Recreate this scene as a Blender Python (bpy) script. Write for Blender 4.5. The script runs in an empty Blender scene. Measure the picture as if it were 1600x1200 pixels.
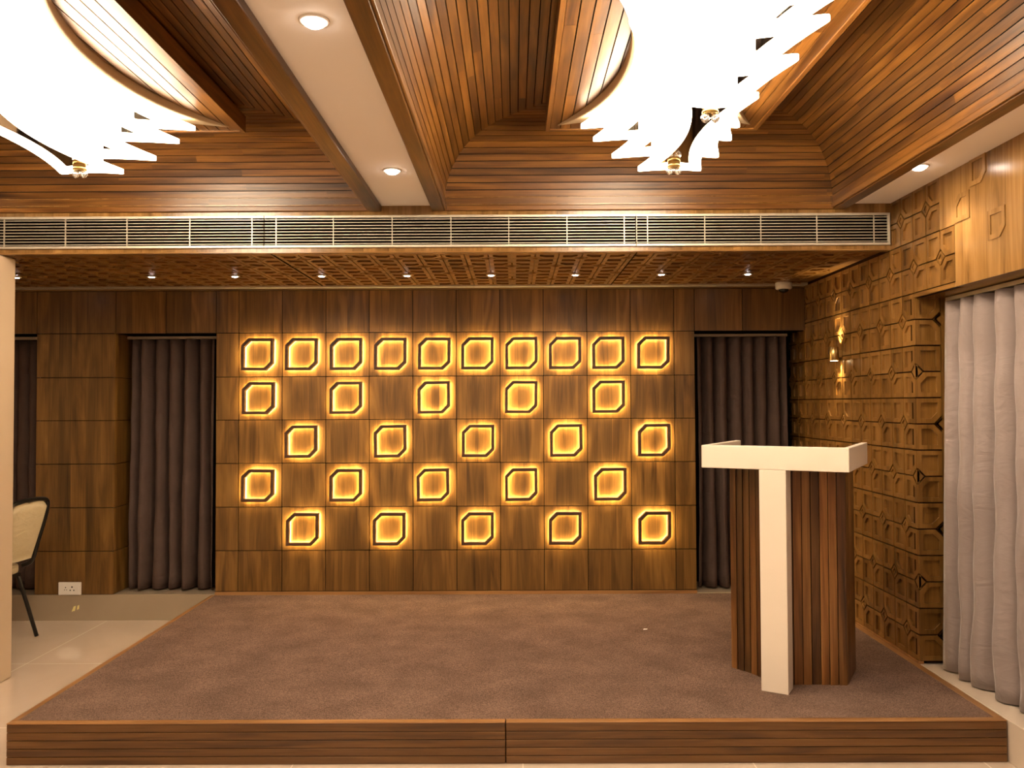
import bpy, math, random
from mathutils import Vector, Matrix
random.seed(7)
sc = bpy.context.scene
COL = sc.collection

# ------------------------------------------------------------------ camera, world, exposure, large lights
CAM_H = 1.467
cam_d = bpy.data.cameras.new('camera'); cam_d.sensor_width = 36; cam_d.lens = 1294*36/1600
cam = bpy.data.objects.new('camera', cam_d); COL.objects.link(cam); sc.camera = cam
cam.matrix_world = (Matrix.Translation((0, 0, CAM_H)) @ Matrix.Rotation(math.radians(.133), 4, 'Z')
                    @ Matrix.Rotation(math.radians(91.417), 4, 'X') @ Matrix.Rotation(math.radians(-.25), 4, 'Z'))
cam_d.clip_start = .02
w = bpy.data.worlds.new('world'); sc.world = w; w.use_nodes = True
w.node_tree.nodes['Background'].inputs[0].default_value = (1, .75, .5, 1)
w.node_tree.nodes['Background'].inputs[1].default_value = .05
sc.view_settings.view_transform = 'Standard'; sc.view_settings.look = 'None'
sc.view_settings.gamma = 1; sc.view_settings.use_curve_mapping = False
sc.view_settings.exposure = 0.25
WARM = (1, .78, .54)
CHAND_STRENGTH = 17.0
LED_STRENGTH = 105.0
DOWNLIGHT_W = 16.0
SPOT_W = 5.0
ROOM_W = 30.0

def lamp(name, kind, loc, energy, color, rot=(0, 0, 0), parent=None, **kw):
    d = bpy.data.lights.new(name, kind); d.energy = energy; d.color = color
    for k, v in kw.items(): setattr(d, k, v)
    o = bpy.data.objects.new(name, d); COL.objects.link(o); o.location = loc; o.rotation_euler = rot
    if parent: o.parent = parent
    return o
# the lit ceiling lamps of the rest of the hall, behind the photographer
for x in (-1.8, .67):
    for y in (-.2, -2.2):
        lamp('hall_lamp', 'AREA', (x, y, 2.46), ROOM_W, WARM, shape='RECTANGLE', size=.7, size_y=1.1)

# ------------------------------------------------------------------ mesh builder
class MB:
    def __init__(s): s.v = []; s.f = []; s.t = []; s.g = []; s.o = []; s.sm = []; s.m = []
    def face(s, pts, tone=.5, grain='x', off=None, smooth=False, mat=0):
        n = len(s.v); s.v += [tuple(p) for p in pts]; s.addf(range(n, n+len(pts)), tone, grain, off, smooth, mat)
    def addf(s, idx, tone=.5, grain='x', off=None, smooth=False, mat=0):
        s.f.append(tuple(idx)); s.t.append(tone); s.g.append(grain); s.o.append(off or (0, 0, 0)); s.sm.append(smooth); s.m.append(mat)
    def box(s, x0, x1, y0, y1, z0, z1, tone=None, grain='x', off=None, mat=0, M=None):
        tone = random.random() if tone is None else tone
        off = off or rnd()
        c = [(x0,y0,z0),(x1,y0,z0),(x1,y1,z0),(x0,y1,z0),(x0,y0,z1),(x1,y0,z1),(x1,y1,z1),(x0,y1,z1)]
        if M is not None: c = [tuple(M @ Vector(p)) for p in c]
        n = len(s.v); s.v += c
        for q in ((3,2,1,0),(4,5,6,7),(0,1,5,4),(1,2,6,5),(2,3,7,6),(3,0,4,7)):
            s.addf([n+k for k in q], tone, grain, off, False, mat)
    def prism(s, poly, z0, z1, tone=.5, grain='x', M=None, hole=None, smooth=False, mat=0, off=None):
        """extrude a 2D polygon (or ring between poly and hole) along z; M maps to place"""
        M = M or Matrix.Identity(4); off = off or rnd(); n = len(s.v); k = len(poly)
        def put(pl, z): s.v.extend(tuple(M @ Vector((p[0], p[1], z))) for p in pl)
        put(poly, z0); put(poly, z1)
        for i in range(k):
            j = (i+1) % k
            s.addf((n+i, n+j, n+k+j, n+k+i), tone, grain, off, smooth, mat)
        if hole:
            put(hole, z0); put(hole, z1)
            for i in range(k):
                j = (i+1) % k
                s.addf((n+2*k+j, n+2*k+i, n+3*k+i, n+3*k+j), tone, grain, off, smooth, mat)
                s.addf((n+j, n+i, n+2*k+i, n+2*k+j), tone, grain, off, False, mat)
                s.addf((n+k+i, n+k+j, n+3*k+j, n+3*k+i), tone, grain, off, False, mat)
        else:
            s.addf([n+i for i in range(k)][::-1], tone, grain, off, False, mat)
            s.addf([n+k+i for i in range(k)], tone, grain, off, False, mat)
    def lathe(s, prof, seg=20, M=None, tone=.5, mat=0):
        M = M or Matrix.Identity(4); n = len(s.v)
        for r, z in prof:
            for a in range(seg):
                t = 2*math.pi*a/seg; s.v.append(tuple(M @ Vector((r*math.cos(t), r*math.sin(t), z))))
        for i in range(len(prof)-1):
            for a in range(seg):
                b = (a+1) % seg
                s.addf((n+i*seg+a, n+i*seg+b, n+(i+1)*seg+b, n+(i+1)*seg+a), tone, 'z', None, True, mat)
        if prof[0][0] > 1e-4: s.addf([n+a for a in range(seg)][::-1], tone, 'z', None, False, mat)
        if prof[-1][0] > 1e-4: s.addf([n+(len(prof)-1)*seg+a for a in range(seg)], tone, 'z', None, False, mat)
    def tube(s, pts, r, seg=10, tone=.5, mat=0):
        pts = [Vector(p) for p in pts]; n = len(s.v); up = Vector((.13, .21, .97))
        for i, p in enumerate(pts):
            d = (pts[min(i+1, len(pts)-1)] - pts[max(i-1, 0)]).normalized()
            a = d.cross(up)
            if a.length < .05: a = d.cross(Vector((1, 0, 0)))
            a.normalize(); b = d.cross(a)
            for k in range(seg):
                t = 2*math.pi*k/seg; s.v.append(tuple(p + a*r*math.cos(t) + b*r*math.sin(t)))
        for i in range(len(pts)-1):
            for k in range(seg):
                j = (k+1) % seg
                s.addf((n+i*seg+k, n+i*seg+j, n+(i+1)*seg+j, n+(i+1)*seg+k), tone, 'z', None, True, mat)
        s.addf([n+k for k in range(seg)][::-1], tone); s.addf([n+(len(pts)-1)*seg+k for k in range(seg)], tone)
    def build(s, name, mat, parent=None, bevel=0, kind=None, loc=None):
        me = bpy.data.meshes.new(name); me.from_pydata(s.v, [], s.f)
        ta = me.attributes.new('tone', 'FLOAT', 'FACE'); ta.data.foreach_set('value', s.t)
        ga = me.attributes.new('gco', 'FLOAT_VECTOR', 'CORNER'); buf = []
        perm = {'x': (0, 1, 2), 'y': (1, 0, 2), 'z': (2, 0, 1)}
        for f, g, o in zip(s.f, s.g, s.o):
            p = perm[g]
            for i in f:
                v = s.v[i]; buf += (v[p[0]]+o[0], v[p[1]]+o[1], v[p[2]]+o[2])
        ga.data.foreach_set('vector', buf)
        me.polygons.foreach_set('use_smooth', s.sm)
        mats = mat if isinstance(mat, (list, tuple)) else [mat]
        for m in mats: me.materials.append(m)
        me.polygons.foreach_set('material_index', s.m)
        me.update()
        o = bpy.data.objects.new(name, me); COL.objects.link(o)
        if parent: o.parent = parent
        if kind: o['kind'] = kind
        if loc: o.location = loc
        if bevel:
            b = o.modifiers.new('bevel', 'BEVEL'); b.width = bevel; b.segments = 2; b.limit_method = 'ANGLE'
        return o
def rnd(): return (random.uniform(0, 50), random.uniform(0, 50), random.uniform(0, 50))
def tag(o, label=None, cat=None, group=None, kind=None):
    for k, v in (('label', label), ('category', cat), ('group', group), ('kind', kind)):
        if v: o[k] = v
    return o
def thing(name, label, cat, loc=(0, 0, 0), rz=0, group=None):
    o = bpy.data.objects.new(name, None); COL.objects.link(o); o.location = loc; o.rotation_euler = (0, 0, rz)
    o.empty_display_size = .1
    return tag(o, label, cat, group)
def dup(o, loc, label, rz=None):
    c = o.copy(); COL.objects.link(c); c.location = loc; c['label'] = label
    if rz is not None: c.rotation_euler = (0, 0, rz)
    for ch in list(o.children):
        d = ch.copy(); COL.objects.link(d); d.parent = c
        for g in list(ch.children):
            e = g.copy(); COL.objects.link(e); e.parent = d
    return c

# ------------------------------------------------------------------ materials
def new_mat(name):
    m = bpy.data.materials.new(name); m.use_nodes = True
    nt = m.node_tree; b = nt.nodes['Principled BSDF']
    return m, nt, b
def N(nt, t, **kw):
    n = nt.nodes.new(t)
    for k, v in kw.items(): setattr(n, k, v)
    return n
def simple(name, col, rough=.5, metal=0, spec=.5, emit=None, strength=0):
    m, nt, b = new_mat(name)
    b.inputs['Base Color'].default_value = (*col, 1); b.inputs['Roughness'].default_value = rough
    b.inputs['Metallic'].default_value = metal; b.inputs['Specular IOR Level'].default_value = spec
    if emit: b.inputs['Emission Color'].default_value = (*emit, 1); b.inputs['Emission Strength'].default_value = strength
    return m
def wood(name, dark, mid, light, rough=.35, lo=.65, hi=1.35, across=16, along=1.1, coat=.08, knots=True, swirl=.9):
    m, nt, b = new_mat(name); L = nt.links.new
    at = N(nt, 'ShaderNodeAttribute', attribute_name='gco'); tn = N(nt, 'ShaderNodeAttribute', attribute_name='tone')
    def mul(v):
        k = N(nt, 'ShaderNodeVectorMath', operation='MULTIPLY'); L(at.outputs['Vector'], k.inputs[0]); k.inputs[1].default_value = v; return k
    n1 = N(nt, 'ShaderNodeTexNoise'); L(mul((along, across, across)).outputs[0], n1.inputs['Vector'])
    n1.inputs['Scale'].default_value = 1; n1.inputs['Detail'].default_value = 5; n1.inputs['Distortion'].default_value = swirl
    n2 = N(nt, 'ShaderNodeTexNoise'); L(mul((4, 170, 170)).outputs[0], n2.inputs['Vector'])
    n2.inputs['Scale'].default_value = 1; n2.inputs['Detail'].default_value = 3
    mx = N(nt, 'ShaderNodeMath', operation='MULTIPLY_ADD'); L(n2.outputs[0], mx.inputs[0]); mx.inputs[1].default_value = .35
    L(n1.outputs[0], mx.inputs[2])
    r = N(nt, 'ShaderNodeValToRGB'); e = r.color_ramp.elements
    e[0].position = .42; e[0].color = (*dark, 1); e[1].position = .95; e[1].color = (*light, 1)
    q = e.new(.66); q.color = (*mid, 1)
    L(mx.outputs[0], r.inputs[0])
    mr = N(nt, 'ShaderNodeMapRange'); L(tn.outputs['Fac'], mr.inputs[0]); mr.inputs[3].default_value = lo; mr.inputs[4].default_value = hi
    sm = N(nt, 'ShaderNodeVectorMath', operation='SCALE'); L(r.outputs[0], sm.inputs[0]); L(mr.outputs[0], sm.inputs['Scale'])
    out = sm.outputs[0]
    if knots:
        vo = N(nt, 'ShaderNodeTexVoronoi'); L(mul((1.6, 4.2, 4.2)).outputs[0], vo.inputs['Vector']); vo.inputs['Scale'].default_value = 1.0
        kr = N(nt, 'ShaderNodeMapRange'); L(vo.outputs['Distance'], kr.inputs[0])
        kr.inputs[1].default_value = .03; kr.inputs[2].default_value = .16; kr.inputs[3].default_value = .45; kr.inputs[4].default_value = 1
        ks = N(nt, 'ShaderNodeVectorMath', operation='SCALE'); L(out, ks.inputs[0]); L(kr.outputs[0], ks.inputs['Scale']); out = ks.outputs[0]
    L(out, b.inputs['Base Color'])
    b.inputs['Roughness'].default_value = rough; b.inputs['Coat Weight'].default_value = coat; b.inputs['Coat Roughness'].default_value = .18
    bp = N(nt, 'ShaderNodeBump'); bp.inputs['Strength'].default_value = .12; bp.inputs['Distance'].default_value = .002
    L(n2.outputs[0], bp.inputs['Height']); L(bp.outputs[0], b.inputs['Normal'])
    return m
SLAT = wood('teak_slats', (.032, .0098, .0015), (.112, .0425, .0062), (.23, .099, .017), rough=.38, lo=.68, hi=1.2, along=1.6, across=22)
VENEER = wood('teak_veneer_panels', (.054, .0235, .0046), (.136, .0655, .0132), (.235, .123, .031), rough=.36, lo=.75, hi=1.2, along=1.0, across=9, knots=False, swirl=2.0)
CARVED = wood('carved_teak', (.080, .035, .006), (.175, .083, .017), (.26, .134, .036), rough=.33, lo=.85, hi=1.15, along=1.2, across=14, knots=False)
PLAINWOOD = wood('light_teak_lintel', (.11, .050, .012), (.215, .112, .032), (.32, .18, .06), rough=.22, lo=.85, hi=1.15, along=1.0, across=10, knots=False, swirl=1.6)
FRAMEWOOD = wood('dark_frame_wood', (.035, .014, .006), (.07, .03, .012), (.12, .055, .025), rough=.45, lo=.6, hi=1.5, knots=False)
EDGE = wood('pale_edge_wood', (.17, .075, .022), (.29, .140, .048), (.40, .21, .08), rough=.4, lo=.85, hi=1.15, knots=False)
STAGEWOOD = wood('stage_front_boards', (.045, .018, .004), (.115, .049, .010), (.18, .084, .022), rough=.42, lo=.85, hi=1.15, along=1.6, across=26)
WALNUT = wood('lectern_strips', (.040, .0145, .0035), (.135, .053, .0115), (.30, .145, .042), rough=.4, lo=.35, hi=1.6, along=.9, across=14)
DARK = simple('dark_gap', (.008, .005, .003), .9, spec=.05)
GROOVE = simple('groove_wood', (.022, .008, .002), .7, spec=.1)
WHITE = simple('ceiling_paint', (.88, .84, .80), .75)
BEIGE = simple('beige_paint', (.50, .39, .28), .55)
CREAM = simple('lectern_lacquer', (.80, .72, .62), .32)
ALU = simple('champagne_aluminium', (.62, .58, .50), .42, .55)
TRIMALU = simple('grey_profile', (.42, .37, .29), .5, .3)
BRASS = simple('brushed_brass', (.60, .42, .16), .3, 1)
CHROME = simple('mirror_steel', (.62, .56, .50), .06, 1)
BLACK = simple('black_metal', (.012, .011, .010), .28, .2)
PLASTIC = simple('white_plastic', (.80, .77, .72), .35)
DARKGLASS = simple('dark_dome', (.01, .01, .01), .08)
PAPER = simple('yellow_paper', (.80, .72, .30), .6)
SCRAP = simple('white_paper', (.9, .88, .85), .6)
CANOPY = simple('canopy_paint', (.42, .32, .20), .5)
EMIT_CH = simple('lit_acrylic', (.9, .9, .9), .4, emit=(1, .80, .56), strength=CHAND_STRENGTH)
EMIT_LED = simple('led_strip', (.9, .8, .6), .5, emit=(1, .69, .30), strength=LED_STRENGTH)
EMIT_DL = simple('downlight_lens', (.9, .9, .9), .4, emit=(1, .82, .68), strength=22)
EMIT_SP = simple('spot_lens', (.9, .9, .9), .4, emit=(1, .88, .84), strength=30)
EMIT_SC = simple('sconce_lens', (.9, .9, .9), .4, emit=(1, .74, .40), strength=40)
m, nt, b = new_mat('crystal'); b.inputs['Transmission Weight'].default_value = .85; b.inputs['Roughness'].default_value = .03; b.inputs['IOR'].default_value = 1.5
CRYSTAL = m

def fabric(name, c0, c1, sheen=.3):
    m, nt, b = new_mat(name); L = nt.links.new
    tc = N(nt, 'ShaderNodeTexCoord')
    n = N(nt, 'ShaderNodeTexNoise'); n.inputs['Scale'].default_value = 9; n.inputs['Detail'].default_value = 6; L(tc.outputs['Object'], n.inputs['Vector'])
    n2 = N(nt, 'ShaderNodeTexNoise'); n2.inputs['Scale'].default_value = 420; n2.inputs['Detail'].default_value = 2; L(tc.outputs['Object'], n2.inputs['Vector'])
    r = N(nt, 'ShaderNodeMix', data_type='RGBA'); L(n.outputs[0], r.inputs['Factor']); r.inputs['A'].default_value = (*c0, 1); r.inputs['B'].default_value = (*c1, 1)
    L(r.outputs['Result'], b.inputs['Base Color']); b.inputs['Roughness'].default_value = .8; b.inputs['Specular IOR Level'].default_value = .2
    b.inputs['Sheen Weight'].default_value = sheen; b.inputs['Sheen Roughness'].default_value = .4
    mp = N(nt, 'ShaderNodeMapping'); mp.inputs['Scale'].default_value = (7, 7, 14); mp.inputs['Rotation'].default_value = (.5, .5, 0); L(tc.outputs['Object'], mp.inputs[0])
    n3 = N(nt, 'ShaderNodeTexNoise'); n3.inputs['Scale'].default_value = 1; n3.inputs['Detail'].default_value = 4; n3.inputs['Distortion'].default_value = 1.5; L(mp.outputs[0], n3.inputs['Vector'])
    b1 = N(nt, 'ShaderNodeBump'); b1.inputs['Strength'].default_value = .35; b1.inputs['Distance'].default_value = .02; L(n3.outputs[0], b1.inputs['Height'])
    b2 = N(nt, 'ShaderNodeBump'); b2.inputs['Strength'].default_value = .2; b2.inputs['Distance'].default_value = .001
    L(n2.outputs[0], b2.inputs['Height']); L(b1.outputs[0], b2.inputs['Normal']); L(b2.outputs[0], b.inputs['Normal'])
    return m
CURTAIN = fabric('mauve_curtain', (.25, .205, .20), (.30, .25, .245))
CURTAINBACK = fabric('shaded_curtain', (.078, .049, .040), (.105, .07, .057), .0)  # same cloth as CURTAIN, with the niche shade put into its colour
CHAIRFAB = fabric('cream_upholstery', (.50, .42, .28), (.58, .50, .35), .1)
def carpet():
    m, nt, b = new_mat('carpet'); L = nt.links.new
    tc = N(nt, 'ShaderNodeTexCoord')
    n = N(nt, 'ShaderNodeTexNoise'); n.inputs['Scale'].default_value = 260; n.inputs['Detail'].default_value = 3; L(tc.outputs['Object'], n.inputs['Vector'])
    n2 = N(nt, 'ShaderNodeTexNoise'); n2.inputs['Scale'].default_value = 5; n2.inputs['Detail'].default_value = 5; L(tc.outputs['Object'], n2.inputs['Vector'])
    r = N(nt, 'ShaderNodeValToRGB'); e = r.color_ramp.elements
    e[0].position = .3; e[0].color = (.060, .036, .028, 1); e[1].position = .72; e[1].color = (.28, .182, .138, 1)
    L(n.outputs[0], r.inputs[0])
    mr = N(nt, 'ShaderNodeMapRange'); L(n2.outputs[0], mr.inputs[0]); mr.inputs[1].default_value = .3; mr.inputs[2].default_value = .7; mr.inputs[3].default_value = .82; mr.inputs[4].default_value = 1.18
    s = N(nt, 'ShaderNodeVectorMath', operation='SCALE'); L(r.outputs[0], s.inputs[0]); L(mr.outputs[0], s.inputs['Scale'])
    L(s.outputs[0], b.inputs['Base Color']); b.inputs['Roughness'].default_value = .95; b.inputs['Specular IOR Level'].default_value = .1
    bp = N(nt, 'ShaderNodeBump'); bp.inputs['Strength'].default_value = .6; bp.inputs['Distance'].default_value = .006; L(n.outputs[0], bp.inputs['Height']); L(bp.outputs[0], b.inputs['Normal'])
    return m
CARPET = carpet()
def stone(name, base, vein, grout, pitch, ox, oy, rough=.12, gw=.003, tiled=True):
    m, nt, b = new_mat(name); L = nt.links.new
    tc = N(nt, 'ShaderNodeTexCoord')
    n = N(nt, 'ShaderNodeTexNoise'); n.inputs['Scale'].default_value = 2.2; n.inputs['Detail'].default_value = 7; n.inputs['Distortion'].default_value = 1.2; L(tc.outputs['Object'], n.inputs['Vector'])
    r = N(nt, 'ShaderNodeMix', data_type='RGBA'); L(n.outputs[0], r.inputs['Factor']); r.inputs['A'].default_value = (*vein, 1); r.inputs['B'].default_value = (*base, 1)
    out = r.outputs['Result']
    if tiled:
        br = N(nt, 'ShaderNodeTexBrick'); br.offset = 0; br.inputs['Scale'].default_value = 1
        mp = N(nt, 'ShaderNodeMapping'); mp.inputs['Location'].default_value = (-ox, -oy, 0); L(tc.outputs['Object'], mp.inputs[0]); L(mp.outputs[0], br.inputs['Vector'])
        br.inputs['Brick Width'].default_value = pitch; br.inputs['Row Height'].default_value = pitch; br.inputs['Mortar Size'].default_value = gw; br.inputs['Mortar Smooth'].default_value = 0
        mm = N(nt, 'ShaderNodeMix', data_type='RGBA'); L(br.outputs['Fac'], mm.inputs['Factor']); L(out, mm.inputs['A']); mm.inputs['B'].default_value = (*grout, 1); out = mm.outputs['Result']
    L(out, b.inputs['Base Color']); b.inputs['Roughness'].default_value = rough
    return m
FLOOR = stone('glossy_floor_tile', (.61, .50, .41), (.51, .41, .325), (.76, .67, .57), .94, -2.79, 4.757, rough=.05)
PLINTH = stone('plinth_stone', (.40, .32, .225), (.31, .24, .165), (.6, .5, .36), .94, -2.79, 0, rough=.22, tiled=False)
LEDGE = stone('ledge_stone', (.62, .54, .45), (.54, .45, .36), (.6, .5, .4), 1, 0, 0, rough=.15, tiled=False)

# ------------------------------------------------------------------ room shell
XL, XR, YF, YB = -4.3, 2.01, -3.2, 6.05
ZC = 2.529                                    # flat ceiling
ZS = 2.278                                    # soffit
YBH = 4.39                                    # bulkhead face
b = MB(); b.box(XL-.1, 2.45, YF-.1, YB+.1, -.1, 0); b.build('floor', FLOOR, kind='structure')

COFFERS = [(.6685, 2.069, 3.10, 2.58), (-1.8025, 2.069, 3.10, 2.58)]     # centre x, width, centre y, length
MOULD = .066
b = MB(); t = .08
ybk = YBH; yfr = 3.10-1.29
def slab(x0, x1, y0, y1): b.box(x0, x1, y0, y1, ZC, ZC+t, .5)
slab(1.703+MOULD, 2.45, yfr-MOULD, ybk); slab(-.768+MOULD, -.366-MOULD, yfr-MOULD, ybk)
slab(XL-.1, -2.837-MOULD, yfr-MOULD, ybk); slab(XL-.1, 2.45, YF-.1, yfr-MOULD)
ceiling = b.build('ceiling', WHITE, kind='structure')

def cove_profile(n=400):
    pts = []
    a, hgt, e = .40, .392, 2.45
    for i in range(n+1):
        u = i/n*math.pi/2
        tt = a*(1-math.cos(u)**(2/e)); hh = hgt*(math.sin(u)**(2/e))
        pts.append((tt, hh))
    pts += [(tt, hgt) for tt in [a+.02*k for k in range(1, 30)]]
    return pts
def resample(pts, step):
    out = [pts[0]]; acc = 0
    for p, q in zip(pts, pts[1:]):
        d = math.hypot(q[0]-p[0], q[1]-p[1])
        while acc + d >= step:
            f = (step-acc)/d; p = (p[0]+(q[0]-p[0])*f, p[1]+(q[1]-p[1])*f); out.append(p)
            d = math.hypot(q[0]-p[0], q[1]-p[1]); acc = 0
        acc += d
    return out
PROF = resample(cove_profile(), .0375)
def coffer(cx, W, cy, Ln):
    z0 = ZC - .031
    hw, hl = W/2, Ln/2
    lin = MB(); back = MB()
    prof = [p for p in PROF if p[0] < .66]
    for side in ('L', 'R', 'B', 'F'):
        for (t0, h0), (t1, h1) in zip(prof, prof[1:]):
            dx, dz = t1-t0, h1-h0; d = math.hypot(dx, dz); nx, nz = dz/d, -dx/d      # inward normal (towards the room)
            g = .0022; ux, uz = dx/d, dz/d
            a0 = (t0+ux*g, h0+uz*g); a1 = (t1-ux*g, h1-uz*g)
            half = hl if side in 'LR' else hw
            cuts = [-half]
            while cuts[-1] < half:
                cuts.append(cuts[-1] + random.uniform(.7, 2.1))
            cuts[-1] = half
            if t0 > half-.02: continue
            for c0, c1 in zip(cuts, cuts[1:]):
                tone = random.random(); off = rnd()
                def P(s, tt, hh, dep):
                    lim = half - tt
                    s = max(-lim, min(lim, s))
                    tt = tt - nx*dep; hh = hh - nz*dep
                    if side == 'L': return (cx-hw+tt, cy+s, z0+hh)
                    if side == 'R': return (cx+hw-tt, cy+s, z0+hh)
                    if side == 'B': return (cx+s, cy+hl-tt, z0+hh)
                    return (cx+s, cy-hl+tt, z0+hh)
                q = [P(c0, *a0, 0), P(c1, *a0, 0), P(c1, *a1, 0), P(c0, *a1, 0), P(c0, *a0, .012), P(c1, *a0, .012), P(c1, *a1, .012), P(c0, *a1, .012)]
                gr = 'y' if side in 'LR' else 'x'
                n = len(lin.v); lin.v += q
                for f in ((0,1,2,3),(1,0,4,5),(3,2,6,7),(0,3,7,4),(2,1,5,6)): lin.addf([n+k for k in f], tone, gr, off)
            lim0, lim1 = half-t0, half-t1
            def Q(s, tt, hh):
                tt -= nx*.011; hh -= nz*.011
                return {'L': (cx-hw+tt, cy+s, z0+hh), 'R': (cx+hw-tt, cy+s, z0+hh), 'B': (cx+s, cy+hl-tt, z0+hh), 'F': (cx+s, cy-hl+tt, z0+hh)}[side]
            back.face([Q(-lim0-.01, t0, h0), Q(lim0+.01, t0, h0), Q(max(lim1, 0)+.01, t1, h1), Q(-max(lim1, 0)-.01, t1, h1)])
    back.box(cx-.5, cx+.5, cy-.75, cy+.75, z0+.405, z0+.415)
    lin.build('coffer_lining', SLAT, ceiling); back.build('coffer_backing', DARK, ceiling)
    mo = MB(); mw = MOULD
    for x0, x1 in ((cx-hw-mw, cx-hw), (cx+hw, cx+hw+mw)): mo.box(x0, x1, cy-hl-mw, cy+hl, z0, ZC+.06, grain='y', tone=.12)
    for x0, x1 in ((cx-hw, cx-hw+.012), (cx+hw-.012, cx+hw)): mo.box(x0, x1, cy-hl, cy+hl, z0+.006, z0+.035, grain='y', tone=.7)
    mo.box(cx-hw, cx+hw, cy-hl-mw, cy-hl, z0, ZC+.06, grain='x', tone=.7)
    mo.box(cx-hw, cx+hw, cy+hl-.014, cy+hl-.001, z0+.001, z0+.03, grain='x', tone=1)
    mo.build('coffer_moulding', SLAT, ceiling, bevel=.004)
    # dropped slatted panel in the middle
    pw, y0, y1 = .49, 2.28, 3.955; zb = CAM_H+1.325
    pn = MB(); k = 20; step = 2*pw/k
    for i in range(k):
        xa = cx-pw+i*step+.0025; xb = cx-pw+(i+1)*step-.0025
        ys = [y0, random.uniform(y0+.3, y1-.3), y1]
        for a, c in zip(ys, ys[1:]): pn.box(xa, xb, a+.0005, c-.0005, zb, zb+.014, grain='y')
    for x0, x1 in ((cx-pw-.02, cx-pw), (cx+pw, cx+pw+.02)): pn.box(x0, x1, y0-.02, y1+.02, zb-.006, zb+.075, grain='y', tone=.95)
    for ya, yb in ((y0-.02, y0), (y1, y1+.02)): pn.box(cx-pw, cx+pw, ya, yb, zb-.006, zb+.075, grain='x', tone=.8)
    pn.build('coffer_panel', SLAT, ceiling)
    bb = MB(); bb.box(cx-pw, cx+pw, y0, y1, zb+.013, zb+.07); bb.build('panel_backing', DARK, ceiling)
for c in COFFERS: coffer(*c)

# ------------------------------------------------------------------ carved relief
def carve(mb, P, at, i0, i1, j0, j1, grain, mask=None, rise=.013, field=True):
    """at(a, b, n): a along i, b along j (metres from the lattice origin), n height out of the surface"""
    gp = .0034
    for i in range(i0, i1):
        for j in range(j0, j1):
            if mask and not mask(i, j): continue
            mm = (j+1)//2; par = mm % 2
            ci = (i % 2) != par         # True: chamfer at the upper i side
            cj = (j % 2) != 0           # True: chamfer at the upper j side
            tone = random.random(); off = rnd()
            def pent(ins, ch):
                lo, hi = ins, P-ins; c = ch
                p = [(lo, lo), (hi, lo), (hi, hi-c), (hi-c, hi), (lo, hi)]
                return [((i*P + (x if ci else P-x)), (j*P + (y if cj else P-y))) for x, y in p]
            o, q = pent(gp, .30*P), pent(.19*P, .25*P)
            def lay(pl, n): k = len(mb.v); mb.v.extend(at(x, y, n) for x, y in pl); return k
            b0, t0, t1, d1 = lay(o, 0), lay(o, rise), lay(q, rise), lay(q, rise-.0105)
            for k in range(5):
                l = (k+1) % 5
                mb.addf((b0+k, b0+l, t0+l, t0+k), tone, grain, off); mb.addf((t0+k, t0+l, t1+l, t1+k), tone, grain, off)
                mb.addf((t1+k, t1+l, d1+l, d1+k), tone, grain, off)
            mb.addf([d1+k for k in range(5)], tone, grain, off)
            if field and ci and cj:
                bx, by = (i+1)*P, (j+1)*P; R0, R1 = .30*P-.006, .16*P
                dia = lambda R: [(bx+R, by), (bx, by+R), (bx-R, by), (bx, by-R)]
                b0, t0, t1, d1 = lay(dia(R0), 0), lay(dia(R0), rise), lay(dia(R1), rise), lay(dia(R1), rise-.007)
                for k in range(4):
                    l = (k+1) % 4
                    mb.addf((b0+k, b0+l, t0+l, t0+k), tone, grain, off); mb.addf((t0+k, t0+l, t1+l, t1+k), tone, grain, off); mb.addf((t1+k, t1+l, d1+l, d1+k), tone, grain, off)
                mb.addf([d1+k for k in range(4)], tone, grain, off)

def half_diamond(mb, P, at, i, j, sgn, grain, rise=.013):
    bx, by = i*P, j*P; R0 = .30*P-.006; tone = random.random(); off = rnd()
    p = [(bx, by-R0), (bx+sgn*R0, by), (bx, by+R0)]
    k = len(mb.v); mb.v.extend(at(x, y, 0) for x, y in p); mb.v.extend(at(x, y, rise) for x, y in p)
    mb.addf((k+3, k+4, k+5), tone, grain, off)
    for a in range(3):
        c = (a+1) % 3; mb.addf((k+a, k+c, k+3+c, k+3+a), tone, grain, off)

# bulkhead with the air vents in its face, and its carved underside
b = MB(); x = XL
while x < XR:
    x1 = min(XR, x + random.uniform(.05, .12)); b.box(x, x1-.0006, YBH, YBH+.03, ZS, 2.306, grain='z'); b.box(x, x1-.0006, YBH, YBH+.03, 2.475, ZC+.08, grain='z'); x = x1
b.box(XL, XR, YBH-.004, YBH, ZS, ZS+.006, tone=.8)
b.build('bulkhead_fascia', PLAINWOOD, ceiling)
b = MB(); P = .1285
carve(b, P, lambda a, c, n: (.12+a, 4.583+c, ZS+.014-n), -34, 15, -1, 8, 'x', mask=lambda i, j: .12+(i+1)*P < XR and .12+i*P > -4.2)
b.face([(XL, YBH+.03, ZS+.0142), (XR, YBH+.03, ZS+.0142), (XR, 5.71, ZS+.0142), (XL, 5.71, ZS+.0142)], .25)
b.box(XL, XR, YBH+.03, 4.452, ZS+.001, ZS+.012, tone=.4)
b.build('carved_soffit', CARVED, ceiling)
b = MB()
for x in (-1.30, .663): b.box(x-.0035, x+.0035, YBH+.031, 5.61, ZS+.0004, ZS+.004)
b.build('soffit_joint', DARK, ceiling)
b = MB(); b.box(XL, XR, YBH+.03, 5.71, ZS+.0145, ZS+.024); b.build('soffit_backing', DARK, ceiling)
b = MB(); b.box(XL, XR-.01, 5.612, 5.688, ZS-.006, ZS+.01, .5); b.build('trim_1', TRIMALU, kind='structure')

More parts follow.
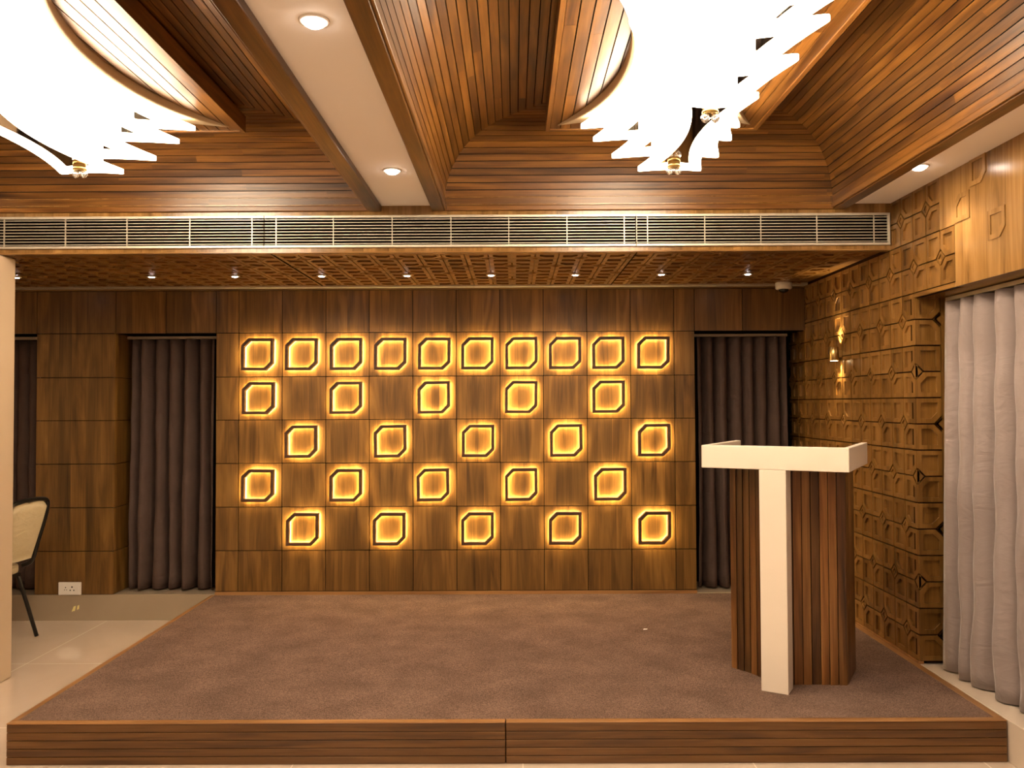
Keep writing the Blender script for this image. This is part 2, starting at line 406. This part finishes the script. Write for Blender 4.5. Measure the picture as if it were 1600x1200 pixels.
# back wall: veneer tiles with open joints
rows = [.195, .473, .771, 1.07, 1.368, 1.665, 1.968, 2.262]
cols = [-2.053] + [-1.896+.3*k for k in range(11)] + [1.246]
b = MB(); gp = .0025; Y0 = 5.70
STRIPS = {}
def tile(x0, x1, z0, z1, depth=.018, matched=False):
    key = x0 if matched else (x0, z0)
    if key not in STRIPS:
        xs = [x0+gp]
        while xs[-1] < x1-gp-.05: xs.append(xs[-1]+random.uniform(.05, .12))
        if len(xs) < 2: xs.append(0)
        xs[-1] = x1-gp
        STRIPS[key] = [(p, q, random.random(), rnd()) for p, q in zip(xs, xs[1:])]
    jit = random.uniform(-.12, .12)
    for p, q, tn, off in STRIPS[key]:
        b.box(p, q, Y0, Y0+depth, z0+gp, z1-gp, grain='z', tone=min(1, max(0, tn+jit)), off=off)
for c0, c1 in zip(cols, cols[1:]):
    for z0, z1 in zip(rows, rows[1:]): tile(c0, c1, z0, z1)
for z0, z1 in zip([.178]+rows[1:], rows[1:]): tile(-3.292, -2.747, z0, z1, .30, True)
for c0, c1 in ((-4.3, -3.8), (-3.8, -3.292), (-2.747, -2.40), (-2.40, -2.053), (1.246, 1.577), (1.577, 2.009)): tile(c0, c1, rows[-2], rows[-1])
b.box(XL, XR-.001, Y0-.012, Y0+.02, rows[-1]+.001, ZS-.001, tone=.75, grain='x')
wall_back = b.build('wall_back', VENEER, kind='structure')
b = MB()
b.box(-2.053+.002, 1.246-.002, Y0+.012, YB, .177, 2.3); b.box(-3.27, -2.77, Y0+.015, YB, .18, 2.3)
b.box(XL, XR+.3, Y0+.016, YB, rows[-2]+.004, 2.3)
b.box(XL-.1, 2.45, YB, YB+.08, 0, 2.9)
b.build('panel_backing', DARK, wall_back)
b = MB(); b.box(-2.053, 1.246, Y0-.006, Y0+.01, .171, .192, .5); b.build('trim_2', EDGE, kind='structure')

# stone plinth under the back wall, stone ledge under the side curtain
b = MB(); b.box(XL, 2.35, Y0, YB, 0, .1765); b.build('baseboard_back', PLINTH, kind='structure', bevel=.002)
b = MB(); b.box(2.012, 2.40, YF, 4.15, 0, .171); b.build('baseboard_right', LEDGE, kind='structure', bevel=.003)

# right wall: carved field, plain lintel with single cells, reveal
P = .131; ZO, SO = 1.623, 4.15
b = MB()
atw = lambda a, c, n: (XR+.013-n, SO+a, ZO+c)
carve(b, P, atw, 0, 15, -11, 5, 'z', mask=lambda i, j: True)
carve(b, P, atw, -3, 0, 3, 5, 'z')
carve(b, P, atw, -2, 2, 5, 7, 'z', mask=lambda i, j: True)
carve(b, P, lambda a, c, n: (2.012+a, SO+.013-n, ZO+c), 0, 1, -11, 3, 'z')
for j in (-8, -4, 0):
    half_diamond(b, P, atw, 0, j, 1, 'z'); half_diamond(b, P, lambda a, c, n: (2.012+a, SO+.013-n, ZO+c), 0, j, 1, 'z')
for j in (-10, -6, -2, 2): half_diamond(b, P, lambda a, c, n: (2.012+a, SO+.013-n, ZO+c), 1, j, -1, 'z')
b.box(2.012+P, 2.24, SO+.001, SO+.03, .171, 2.0, grain='z', tone=.25)
b.box(XR+.0005, XR+.006, 3.757, SO+.02, 1.994, 2.0145, grain='y', tone=.5)
wall_right = b.build('wall_right', CARVED, kind='structure')
b = MB()
b.box(XR+.0133, 2.05, SO+.0133, YB, .17, 2.6, grain='z'); b.box(2.0105, 2.30, SO+.0133, SO+.04, .17, 2.02, grain='z'); b.box(XR+.0133, 2.05, 3.757, SO+.0133, 1.994, 2.6, grain='z')
b.build('groove_backing', GROOVE, wall_right)
b = MB()
y = YF
while y < 3.757:
    y1 = min(3.757, y+random.uniform(.10, .2))
    if y1 > 3.70: y1 = 3.757
    top = ZC+.05
    b.box(XR, 2.06, y, y1, 1.994, top, grain='z', tone=random.uniform(.2, .8)); y = y1
b.box(XR, 2.05, 3.757, 3.889, 2.2785, ZC+.05, grain='z', tone=.6)
b.box(2.06, 2.40, YF, SO+.04, 1.994, 2.03, grain='y', tone=.3)
for (i, j) in ((-4, 5), (-5, 6), (-6, 4)):
    carve(b, P, lambda a, c, n: (XR+.0065-n, SO+a, ZO+c), i, i+1, j, j+1, 'z', rise=.0110, field=False)
b.build('lintel_panel', PLAINWOOD, wall_right)
b = MB(); b.box(2.36, 2.42, YF, 4.25, .17, 2.02, .5); b.build('niche_wall', simple('niche_paint', (.25, .17, .12), .8), wall_right)
b = MB(); b.box(XR-.003, XR+.02, 4.15, Y0, .171, .183, .5); b.build('trim_3', EDGE, kind='structure')

# left pillar face and the unseen enclosure
b = MB(); b.box(-3.30, -2.727, 4.30, 4.52, 0, ZS-.001, .5); b.build('pillar', BEIGE, kind='structure', bevel=.012)
b = MB(); b.box(XL-.1, XL, YF, YB, 0, 2.9, .5); b.build('wall_left', BEIGE, kind='structure')
b = MB(); b.box(XL-.1, 2.45, YF-.1, YF, 0, 2.9, .5); b.build('wall_front', BEIGE, kind='structure')

# ------------------------------------------------------------------ stage
SX0, SX1, SY0, SY1, SZ = -2.083, 2.006, 3.418, Y0-.001, .17
st = thing('stage_platform', 'low carpeted stage platform with wooden board front along the back wall', 'stage', (0, SY0, 0))
def S(mb, name, mat, **k):
    o = mb.build(name, mat, st, **k); o.location = (0, -SY0, 0); return o
b = MB(); b.box(SX0+.03, SX1-.036, SY0+.032, SY1, .05, SZ+.001, .5); S(b, 'carpet', CARPET)
b = MB(); xm = -.04
b.box(SX0, xm-.002, SY0-.002, SY0+.032, SZ-.005, SZ+.001, grain='x', tone=.6); b.box(xm+.002, SX1, SY0-.002, SY0+.032, SZ-.005, SZ+.001, grain='x', tone=.5); S(b, 'front_edging', EDGE, bevel=.002)
b = MB(); b.box(SX0, SX0+.03, SY0+.032, SY1, SZ-.005, SZ+.001, grain='y', tone=.2); S(b, 'side_edging', EDGE, bevel=.002)
b = MB(); b.box(SX1-.036, SX1, SY0+.032, SY1, SZ-.005, SZ+.0012, grain='y', tone=.1); S(b, 'side_edging', EDGE, bevel=.002)
for xa, xb in ((SX0, xm-.0018), (xm+.0018, SX1)):
    b = MB()
    for k in range(5):
        h = (SZ-.0055)/5; b.box(xa, xb, SY0, SY0+.02, k*h+.0012, (k+1)*h-.0008, grain='x')
    S(b, 'front_boards', STAGEWOOD, bevel=.002)
b = MB()
for k in range(5):
    h = (SZ-.0055)/5; b.box(SX0, SX0+.02, SY0+.02, SY1, k*h+.0012, (k+1)*h-.0008, grain='y')
S(b, 'side_boards', STAGEWOOD)
b = MB(); b.box(SX0+.02, SX1-.002, SY0+.02, SY1, .0, .05); b.box(SX0+.019, SX1-.002, SY0+.015, SY0+.03, .0, SZ-.007); S(b, 'base', DARK)
b = MB(); b.prism([(0, 0), (.022, .004), (.026, .012), (.006, .014)], 0, .002)
o = b.build('paper_scrap', SCRAP, loc=(.736, 4.79, SZ+.0012)); tag(o, 'tiny white paper scrap lying on the brown stage carpet', 'paper scrap')

# ------------------------------------------------------------------ lectern
lec = thing('lectern', 'wooden lectern with cream T shaped front standing on the stage', 'lectern', (1.161, 3.74, SZ+.0012), -math.radians(30))
cw, cd, ct, zb0, zt0 = .325, .60, .028, 1.166-SZ, 1.271-SZ
b = MB()                                       # local: x right along the front, y back
b.box(-cw, cw, 0, .05, zb0, zt0, .5)
b.box(-cw, -cw+ct, .05, cd, zb0, zt0, .5); b.box(cw-ct, cw, .05, cd, zb0, zt0, .5)
b.build('top_collar', CREAM, lec, bevel=.003)
b = MB(); b.box(-.0595, .0595, .0, .10, 0, zb0, .5); b.build('front_post', CREAM, lec, bevel=.003)
b = MB(); bw = .268; ns = 15
def front(r): return .105 + .165*(abs(r)/bw)**.75
for k in range(ns):
    r0 = -bw+2*bw*k/ns; r1 = -bw+2*bw*(k+1)/ns; g = .0018
    f0, f1 = front(r0), front(r1); j = random.uniform(-.004, .004)
    b.prism([(r0+g, f0+j), (r1-g, f1+j), (r1-g, f1+.03), (r0+g, f0+.03)], 0, zb0+.02, tone=random.random(), grain='z')
for sgn in (-1, 1):
    for k in range(6):
        y0 = .275+k*.042; xs = sorted((sgn*bw, sgn*(bw-.02)))
        b.box(xs[0], xs[1], y0+.001, y0+.041, 0, zb0+.02, grain='z')
b.build('slatted_body', WALNUT, lec)
b = MB(); b.prism([(-bw+.02, .30), (-.06, .16), (.06, .16), (bw-.02, .30), (bw-.02, .52), (-bw+.02, .52)], 0, zb0+.015, .5); b.build('body_core', DARK, lec)
b = MB(); b.box(-cw+ct, cw-ct, .05, cd, zb0+.02, zb0+.04, tone=.3, grain='x'); b.build('reading_shelf', WALNUT, lec)

# ------------------------------------------------------------------ back-lit frames on the wall
def hexa(s, c): h = s/2; return [(-h, -h), (h-c, -h), (h, -h+c), (h, h), (-h+c, h), (-h, h-c)]
WM = Matrix(((1, 0, 0, 0), (0, 0, 1, 0), (0, 1, 0, 0), (0, 0, 0, 1)))          # polygon x,y -> wall x,z ; extrude z -> depth y
ordn = ['first', 'second', 'third', 'fourth', 'fifth', 'sixth', 'seventh', 'eighth', 'ninth', 'tenth']
rown = ['top', 'second', 'third', 'fourth', 'bottom']
proto = None
def tilt(): return random.uniform(-.012, .012)
for r in range(5):
    zc = (rows[-2-r]+rows[-3-r])/2 + .001
    cs = range(10) if r == 0 else (range(0, 10, 2) if r in (1, 3) else range(1, 10, 2))
    for n, c in enumerate(cs):
        xc = -1.896+.3*c+.15+random.uniform(-.006, .006)-.004
        nn = len(list(cs))
        pos = 'leftmost' if n == 0 else ('rightmost' if n == nn-1 else ordn[n]+' from the left')
        label = f'glowing hexagonal wall light, {pos} in the {rown[r]} row of the wall'
        loc = (xc, Y0, zc)
        if proto is None:
            proto = thing('wall_light', label, 'wall light', loc, group='back-lit frames on the wood wall')
            b = MB(); b.prism(hexa(.221, .05), -.056, -.018, tone=.5, grain='x', M=WM, hole=hexa(.181, .041)); b.build('frame', FRAMEWOOD, proto, bevel=.0015)
            b = MB(); b.prism(hexa(.209, .046), -.0178, -.0110, tone=.5, M=WM, hole=hexa(.193, .043)); b.build('light_strip', EMIT_LED, proto)
            for px, pz in ((-.1, -.1), (.1, .1)):
                b = MB(); b.box(px-.003, px+.003, -.0109, 0, pz-.003, pz+.003); b.build('spacer', BLACK, proto)
            o = proto
        else: o = dup(proto, loc, label)
        o.rotation_euler = (0, tilt(), 0)

# ------------------------------------------------------------------ chandeliers
def tier_outline(W, L, sx, sy, cut, n=14):
    """concave-sided rectangle with blunt rounded horns"""
    quad = []
    # right long side bottom->top, top side right->left, ... built as one loop
    def long_(s, y): return s*(W - sx*(1-(y/L)**2))
    def short(s, x): return s*(L - sy*(1-(x/W)**2))
    pts = []
    ys = [(-1+2*i/n)*(L-cut) for i in range(n+1)]; xs = [(1-2*i/n)*(W-cut) for i in range(n+1)]
    right = [(long_(1, y), y) for y in ys]; top = [(x, short(1, x)) for x in xs]
    left = [(long_(-1, y), y) for y in reversed(ys)]; bot = [(x, short(-1, x)) for x in reversed(xs)]
    def corner(p, q, ctr):
        out = []
        for i in range(1, 5):
            t = i/5; out.append(((1-t)**2*p[0]+2*t*(1-t)*ctr[0]+t*t*q[0], (1-t)**2*p[1]+2*t*(1-t)*ctr[1]+t*t*q[1]))
        return out
    pts = right + corner(right[-1], top[0], (W, L)) + top + corner(top[-1], left[0], (-W, L)) + left + corner(left[-1], bot[0], (-W, -L)) + bot + corner(bot[-1], right[0], (W, -L))
    return pts
TIERS = [(.37, .645, .150, .05, 1.266), (.318, .593, .115, .045, 1.19), (.242, .53, .092, .04, 1.095), (.1425, .437, .066, .03, 1.01)]
HOLES = [(.235, .53, .085, .035), (.19, .475, .075, .03), (.13, .40, .06, .025), (.07, .345, .0475, .018)]
CY = 3.10
def chandelier(cx, label):
    t = thing('chandelier', label, 'chandelier', (cx, CY, CAM_H+1.325), group='tiered chandeliers in the coffers')
    z0 = CAM_H+1.325
    # canopy: concave-sided board, thicker in its middle
    n = 24; out = tier_outline(.458, .80, .225, .18, .006, n)
    b = MB(); k = len(out); layers = []
    def dep(x, y): e = (abs(y)/.80)**2; return -.037*(1-e**2)-.004
    base = len(b.v); b.v += [(x, y, 0) for x, y in out]
    b.v += [(x, y, dep(x, y)*.8) for x, y in out]; b.v += [(x*.985, y*.992, dep(x, y)) for x, y in out]
    for a in range(2):
        for i in range(k):
            j = (i+1) % k; b.addf((base+a*k+i, base+a*k+j, base+(a+1)*k+j, base+(a+1)*k+i), smooth=True)
    # underside strips
    ins = len(b.v); b.v += [(x*.55, y*.55, -.042) for x, y in out]
    for i in range(k):
        j = (i+1) % k; b.addf((base+2*k+i, base+2*k+j, ins+j, ins+i), smooth=True)
    b.addf([ins+i for i in range(k)])
    b.build('canopy', CANOPY, t)
    hole_prev = None; z_prev = -.042
    for (W, L, sx, sy, h), (hw_, hl_, hx, hy) in zip(TIERS, HOLES):
        zc = CAM_H+h-z0
        hole = tier_outline(hw_, hl_, hx, hy, .012)
        b = MB(); b.prism(tier_outline(W, L, sx, sy, .032), zc-.014, zc+.004, hole=hole, smooth=False)
        b.build('lit_tier', EMIT_CH, t, bevel=.007)
        b = MB(); b.prism(tier_outline(hw_+.012, hl_+.012, hx, hy, .012), zc-.009, zc-.006); b.build('mirror_plate', CHROME, t)
        q = hole_prev or (hw_+.06, hl_+.06, hx, hy)
        b = MB(); b.prism(tier_outline(q[0]*.72, q[1]*.86, q[2]*.72, q[3], .02), zc+.0045, z_prev-.0005); b.build('lamp_body', EMIT_CH, t)
        hole_prev = (hw_, hl_, hx, hy); z_prev = zc-.009
    for sgn in (-1, 1):
        b = MB()
        for k in (-1, 1):
            b.tube([(k*.018, sgn*.318, CAM_H+1.01-z0+.07), (k*.018, sgn*.318, CAM_H+1.01-z0-.009)], .003, 8)
        b.build('hanging_rod', BRASS, t)
        b = MB(); zc = CAM_H+1.01-z0
        b.lathe([(.02, zc-.0095), (.026, zc-.010), (.028, zc-.026), (.024, zc-.030), (.0, zc-.030)], 20, Matrix.Translation((0, sgn*.318, 0)))
        h = b.build('crystal_holder', BRASS, t)
        for k in (-1, 1):
            b = MB(); b.lathe([(.004, zc-.0305), (.014, zc-.034), (.016, zc-.044), (.010, zc-.056), (.0, zc-.062)], 8, Matrix.Translation((k*.017, sgn*.318, 0)))
            b.build('crystal', CRYSTAL, h)
    return t
chandelier(COFFERS[0][0], 'white glowing tiered chandelier in the right coffer, above the stage centre')
chandelier(COFFERS[1][0], 'white glowing tiered chandelier in the left coffer, cut by the left edge')

# ------------------------------------------------------------------ recessed downlights
def downlight(name, x, y, z, label, cat, group, r, lens, watts, angle, blend, color, first={}):
    key = name
    if key not in first:
        t = thing(name, label, cat, (x, y, z), group=group)
        b = MB(); b.lathe([(r+.012, 0), (r+.011, -.004), (r+.001, -.005), (r, 0)], 28); b.build('bezel', WHITE if name == 'downlight' else ALU, t)
        b = MB(); dz = r*.5 if r > .025 else r*.25; b.lathe([(r, -.003), (r*.92, -.003-dz*.5), (r*.6, -.003-dz*.9), (0, -.003-dz)], 24); b.build('lens', lens, t)
        first[key] = t
    else: t = dup(first[key], (x, y, z), label)
    lamp('lamp', 'SPOT', (x, y, z-.03), watts, color, spot_size=math.radians(angle), spot_blend=blend, shadow_soft_size=r)
    return t
DC = (1, .78, .56)
for x, y, lb in ((-.547, 2.26, 'bright round downlight in the white ceiling beam, nearer one'), (-.547, 3.72, 'round downlight in the white ceiling beam, nearer the air vent'),
                 (1.825, 3.70, 'round downlight in the white ceiling strip beside the carved wall')):
    downlight('downlight', x, y, ZC, lb, 'downlight', 'round ceiling downlights', .031, EMIT_DL, DOWNLIGHT_W, 120, .6, DC)
for x, y in ((1.83, 2.2), (1.83, .75), (-.547, .8)):
    lamp('lamp', 'SPOT', (x, y, ZC-.012), DOWNLIGHT_W, DC, spot_size=math.radians(120), spot_blend=.6, shadow_soft_size=.034)
sp = [22, 235, 366, 502, 636, 768, 900, 1035, 1170]
for k, px in enumerate(sp):
    x = (px-803)*5.17/1294
    pos = 'leftmost' if k == 0 else ('rightmost' if k == len(sp)-1 else ordn[k]+' from the left')
    downlight('spotlight', x, 5.17, ZS+.001, f'tiny round spotlight in the carved soffit, {pos} of the row', 'spotlight', 'small spotlights in the carved soffit', .019, EMIT_SP, SPOT_W, 75, .5, (1, .8, .62))

# ------------------------------------------------------------------ air vents
VX = lambda px: (px-803)*4.375/1294
vents = [('long slatted air vent at the left end above the stage', -174, 411, [-98, 1.5, 98, 195, 294, 392]),
         ('long slatted air vent above the middle of the stage', 411, 996, [430, 520, 612.5, 705, 796, 887.5, 977.5]),
         ('slatted air vent at the right end touching the carved wall', 996, 1395, [1014, 1104, 1192, 1280, 1369.5])]
for lb, a, c, divs in vents:
    x0, x1 = VX(a)+.001, VX(c)-.001; z0, z1 = 2.305, 2.476; cx = (x0+x1)/2
    t = thing('air_vent', lb, 'air vent', (cx, YBH, z0), group='air vents in the bulkhead')
    fw = .013; hw = (x1-x0)/2; hh = z1-z0
    b = MB(); b.box(-hw, hw, -.014, -.0005, 0, fw); b.box(-hw, hw, -.014, -.0005, hh-fw, hh)
    ex0 = fw if a < 0 or True else fw
    if a != 411: b.box(-hw, -hw+(.004 if a == 996 else fw), -.014, -.0005, fw, hh-fw)
    if c == 1395: b.box(hw-fw, hw, -.014, -.0005, fw, hh-fw)
    b.build('frame', ALU, t, bevel=.0015)
    b = MB()
    nb = 9
    for k in range(nb):
        z = fw+(hh-2*fw)*(k+.5)/nb
        M = Matrix.Translation((0, -.007, z)) @ Matrix.Rotation(math.radians(8), 4, 'X')
        b.box(-hw+.003, hw-.003, -.006, .012, -.0018, .0018, .5, M=M)
    b.build('blades', ALU, t)
    for d in divs:
        xx = VX(d)-cx
        b = MB(); b.box(xx-.0021, xx+.0021, -.0115, -.004, fw, hh-fw); b.build('divider', ALU, t)
    b = MB(); d0 = .11
    for q in ((-hw+.001, hw-.001, d0, d0+.01, 0, hh), (-hw+.001, hw-.001, .0305, d0, -.004, .002), (-hw+.001, hw-.001, .0305, d0, hh-.002, hh+.004)): b.box(*q)
    b.build('duct_opening', DARK, t)

# ------------------------------------------------------------------ curtains
def curtain(name, label, axis, plane, a0, a1, z0, z1, pitch, amp, mat, seed, flip=1):
    rg = random.Random(seed); nf = max(2, round((a1-a0)/pitch)); per = 14; nz = 26
    ph = [rg.uniform(.7, 1.25) for _ in range(nf)]; tot = sum(ph); am = [rg.uniform(.7, 1.2) for _ in range(nf+1)]
    b = MB(); W = []
    for iz in range(nz+1):
        v = iz/nz; z = z0+(z1-z0)*v
        acc = 0
        for f in range(nf):
            for k in range(per):
                u = k/per; s = (acc+ph[f]*u)/tot
                a = a0+(a1-a0)*s + (.016 if flip > 0 else .030)*math.sin(2*math.pi*u)*(1-.3*v)
                wv = 2*abs(math.cos(math.pi*u))**1.7-1 if flip > 0 else math.copysign(abs(math.cos(2*math.pi*u))**.8, math.cos(2*math.pi*u))
                A = amp*((1-u)*am[f]+u*am[f+1])*(1.12-.45*v)
                d = -A*wv + .006*math.sin(7*z+f*1.7)*(1-v) + .004*math.sin(17*z+f)
                a += .010*math.sin(2.3*z+f*2.1+seed)*(1-v)
                W.append((a, d, z))
            acc += ph[f]
        W.append((a1, -amp*am[nf]*(1.12-.45*v), z))
    n1 = nf*per+1
    b.v = [((a, plane+d, z) if axis == 'x' else (plane+d, a, z)) for a, d, z in W]
    for iz in range(nz):
        for i in range(n1-1): b.addf((iz*n1+i, iz*n1+i+1, (iz+1)*n1+i+1, (iz+1)*n1+i), .5, smooth=True)
    o = b.build(name, mat); tag(o, label, 'curtain', 'pleated curtains')
    sd = o.modifiers.new('cloth', 'SOLIDIFY'); sd.thickness = .004; sd.offset = 0
    return o
curtain('curtain', 'dark shaded pleated curtain left of the glowing wall, behind the stage corner', 'x', 5.885, -2.70, -2.11, .19, 1.938, .098, .078, CURTAINBACK, 3)
curtain('curtain', 'dark pleated curtain right of the glowing wall, behind the lectern', 'x', 5.885, 1.292, 1.918, .19, 1.938, .095, .078, CURTAINBACK, 11)
curtain('curtain', 'dark pleated curtain behind the chair at the far left', 'x', 5.885, -4.1, -3.33, .19, 1.938, .10, .034, CURTAINBACK, 5)
curtain('curtain', 'mauve pleated curtain hanging at the right edge of the picture', 'y', 2.175, .6, 4.05, .178, 1.962, .135, .080, CURTAIN, 8, -1)
def track(x0, x1, y0, y1, z, label):
    b = MB(); b.box(x0, x1, y0, y1, z, z+.02, .5); o = b.build('curtain_track', TRIMALU, bevel=.002); tag(o, label, 'curtain track', 'curtain tracks')
track(-2.745, -2.056, 5.865, 5.895, 1.942, 'pale curtain track above the curtain left of the glowing wall')
track(1.25, 1.94, 5.865, 5.895, 1.942, 'pale curtain track above the curtain behind the lectern')
track(-4.2, -3.295, 5.865, 5.895, 1.942, 'pale curtain track above the curtain at the far left')
track(2.15, 2.185, .6, 4.12, 1.970, 'pale curtain track above the mauve curtain')

# ------------------------------------------------------------------ sconce
sx, sy, sz = XR-.042, 5.09, 1.727
t = thing('wall_sconce', 'brass cylinder wall sconce lighting the carved wall up and down', 'wall lamp', (sx, sy, sz))
b = MB(); b.lathe([(.0265, 0), (.028, .001), (.028, .084), (.0265, .085)], 28); b.build('shade', BRASS, t)
b = MB(); b.box(.024, .0415, -.02, .02, .02, .065); b.build('bracket', BRASS, t)
for z in (.0005, .080):
    b = MB(); b.lathe([(.021, -.001), (.021, .001)], 20, Matrix.Translation((0, 0, z))); b.build('lens', EMIT_SC, t)
for z, rx in ((-.006, 0), (.091, math.pi)):
    lamp('lamp', 'SPOT', (sx+.022, sy, sz+z), 20, (1, .72, .4), (rx, math.radians(-6 if rx == 0 else 6), 0), spot_size=math.radians(80), spot_blend=1, shadow_soft_size=.01)

# ------------------------------------------------------------------ security camera
t = thing('security_camera', 'small white dome security camera in the upper right corner of the back wall', 'security camera', (1.818, 5.56, ZS+.001))
b = MB(); b.lathe([(.0, 0), (.052, 0), (.055, -.004), (.055, -.038), (.05, -.044), (.034, -.046)], 28); b.build('housing', PLASTIC, t)
b = MB(); b.lathe([(.034, -.0455), (.031, -.056), (.021, -.066), (0, -.071)], 24); b.build('dome', DARKGLASS, t)

# ------------------------------------------------------------------ wall socket, yellow sticker
t = thing('wall_socket', 'white double power socket low on the left wood panel', 'power socket', (-3.045, Y0, .172))
b = MB(); b.box(-.077, .077, -.012, -.0005, .006, .092); b.build('plate', PLASTIC, t, bevel=.003)
b = MB(); R90 = Matrix.Rotation(math.radians(90), 4, 'X')
for cx, cz, r in ((-.027, .057, .004), (-.034, .041, .003), (-.02, .041, .003), (.017, .06, .0055), (.005, .038, .0045), (.03, .038, .0045)):
    b.lathe([(r, 0), (r, .0008)], 12, Matrix.Translation((cx, -.0120, cz)) @ R90)
b.build('socket_holes', BLACK, t)
b = MB(); b.box(.045, .062, -.0145, -.012, .035, .06); b.build('switch', PLASTIC, t, bevel=.001)
b = MB(); b.prism([(0, 0), (.022, .006), (.03, .04), (.014, .036)], -.0016, -.0002, M=WM); b.prism([(.036, .012), (.05, .018), (.052, .045), (.04, .04)], -.0016, -.0002, M=WM)
o = b.build('sticker', PAPER, loc=(-3.035, Y0, .062)); tag(o, 'torn pale yellow sticker on the stone plinth below the power socket', 'sticker')

# ------------------------------------------------------------------ chair
fx, fy = -.998, .05
ch = thing('banquet_chair', 'cream padded banquet chair with black frame behind the left pillar', 'chair', (-3.337, 5.149, 0), math.atan2(fy, fx)-math.pi/2)
# local: +y forward, x to the right
def smoothpath(p, n=6):
    out = []
    for i in range(len(p)-1):
        p0 = Vector(p[max(i-1, 0)]); p1 = Vector(p[i]); p2 = Vector(p[i+1]); p3 = Vector(p[min(i+2, len(p)-1)])
        for k in range(n):
            t = k/n; out.append(.5*((2*p1)+(-p0+p2)*t+(2*p0-5*p1+4*p2-p3)*t*t+(-p0+3*p1-3*p2+p3)*t**3))
    out.append(Vector(p[-1])); return out
b = MB()
def backy(z): return -.235-.11*(z-.495)/.4
path = [(-.19, -.17, .45), (-.2, -.225, .48), (-.2, backy(.6), .6), (-.205, backy(.78), .78), (-.18, backy(.865), .865), (-.10, backy(.885), .885), (0, backy(.89), .89),
        (.10, backy(.885), .885), (.18, backy(.865), .865), (.205, backy(.78), .78), (.2, backy(.6), .6), (.2, -.225, .48), (.19, -.17, .45)]
b.tube(smoothpath(path), .014, 10); b.build('back_frame', BLACK, ch)
# backrest pad with the wavy top edge
b = MB(); nx = 16; zb, top = .5, .884
def edge(u): return top-.03*abs(u)**4*1.6-.007*math.cos(u*math.pi*2)*(1-abs(u)) - .006
grid = []
for sgn in (-1, 1):
    for i in range(nx+1):
        u = -1+2*i/nx
        for k in range(9):
            v = k/8; z = zb+(edge(u)-zb)*v; xx = u*(.172+.016*min(1, v*1.5))
            puff = .020*(1-abs(u)**6)*(1-abs(2*v-1)**6)+.004
            b.v.append((xx, backy(z)+sgn*puff, z))
m1 = (nx+1)*9
for s in (0, 1):
    for i in range(nx):
        for k in range(8): q = (s*m1+i*9+k, s*m1+(i+1)*9+k, s*m1+(i+1)*9+k+1, s*m1+i*9+k+1); b.addf(q if s == 0 else q[::-1], smooth=True)
for i in range(nx):
    for k in (0, 8): b.addf((i*9+k, (i+1)*9+k, m1+(i+1)*9+k, m1+i*9+k))
for k in range(8):
    for i in (0, nx): b.addf((i*9+k, i*9+k+1, m1+i*9+k+1, m1+i*9+k))
b.build('backrest', CHAIRFAB, ch)
b = MB(); b.prism([(-.19, -.14), (-.16, -.17), (.16, -.17), (.19, -.14), (.2, .18), (.16, .23), (-.16, .23), (-.2, .18)], .405, .47); o = b.build('seat', CHAIRFAB, ch, bevel=.022)
b = MB(); b.box(-.185, .185, -.16, .21, .385, .407); b.build('seat_frame', BLACK, ch)
for sx_ in (-1, 1):
    b = MB(); b.tube([(sx_*.185, -.12, .44), (sx_*.187, -.15, .37), (sx_*.19, -.27, .0)], .0125, 10); b.build('leg', BLACK, ch)
    b = MB(); b.tube([(sx_*.185, .17, .395), (sx_*.19, .22, 0)], .0125, 10); b.build('leg', BLACK, ch)
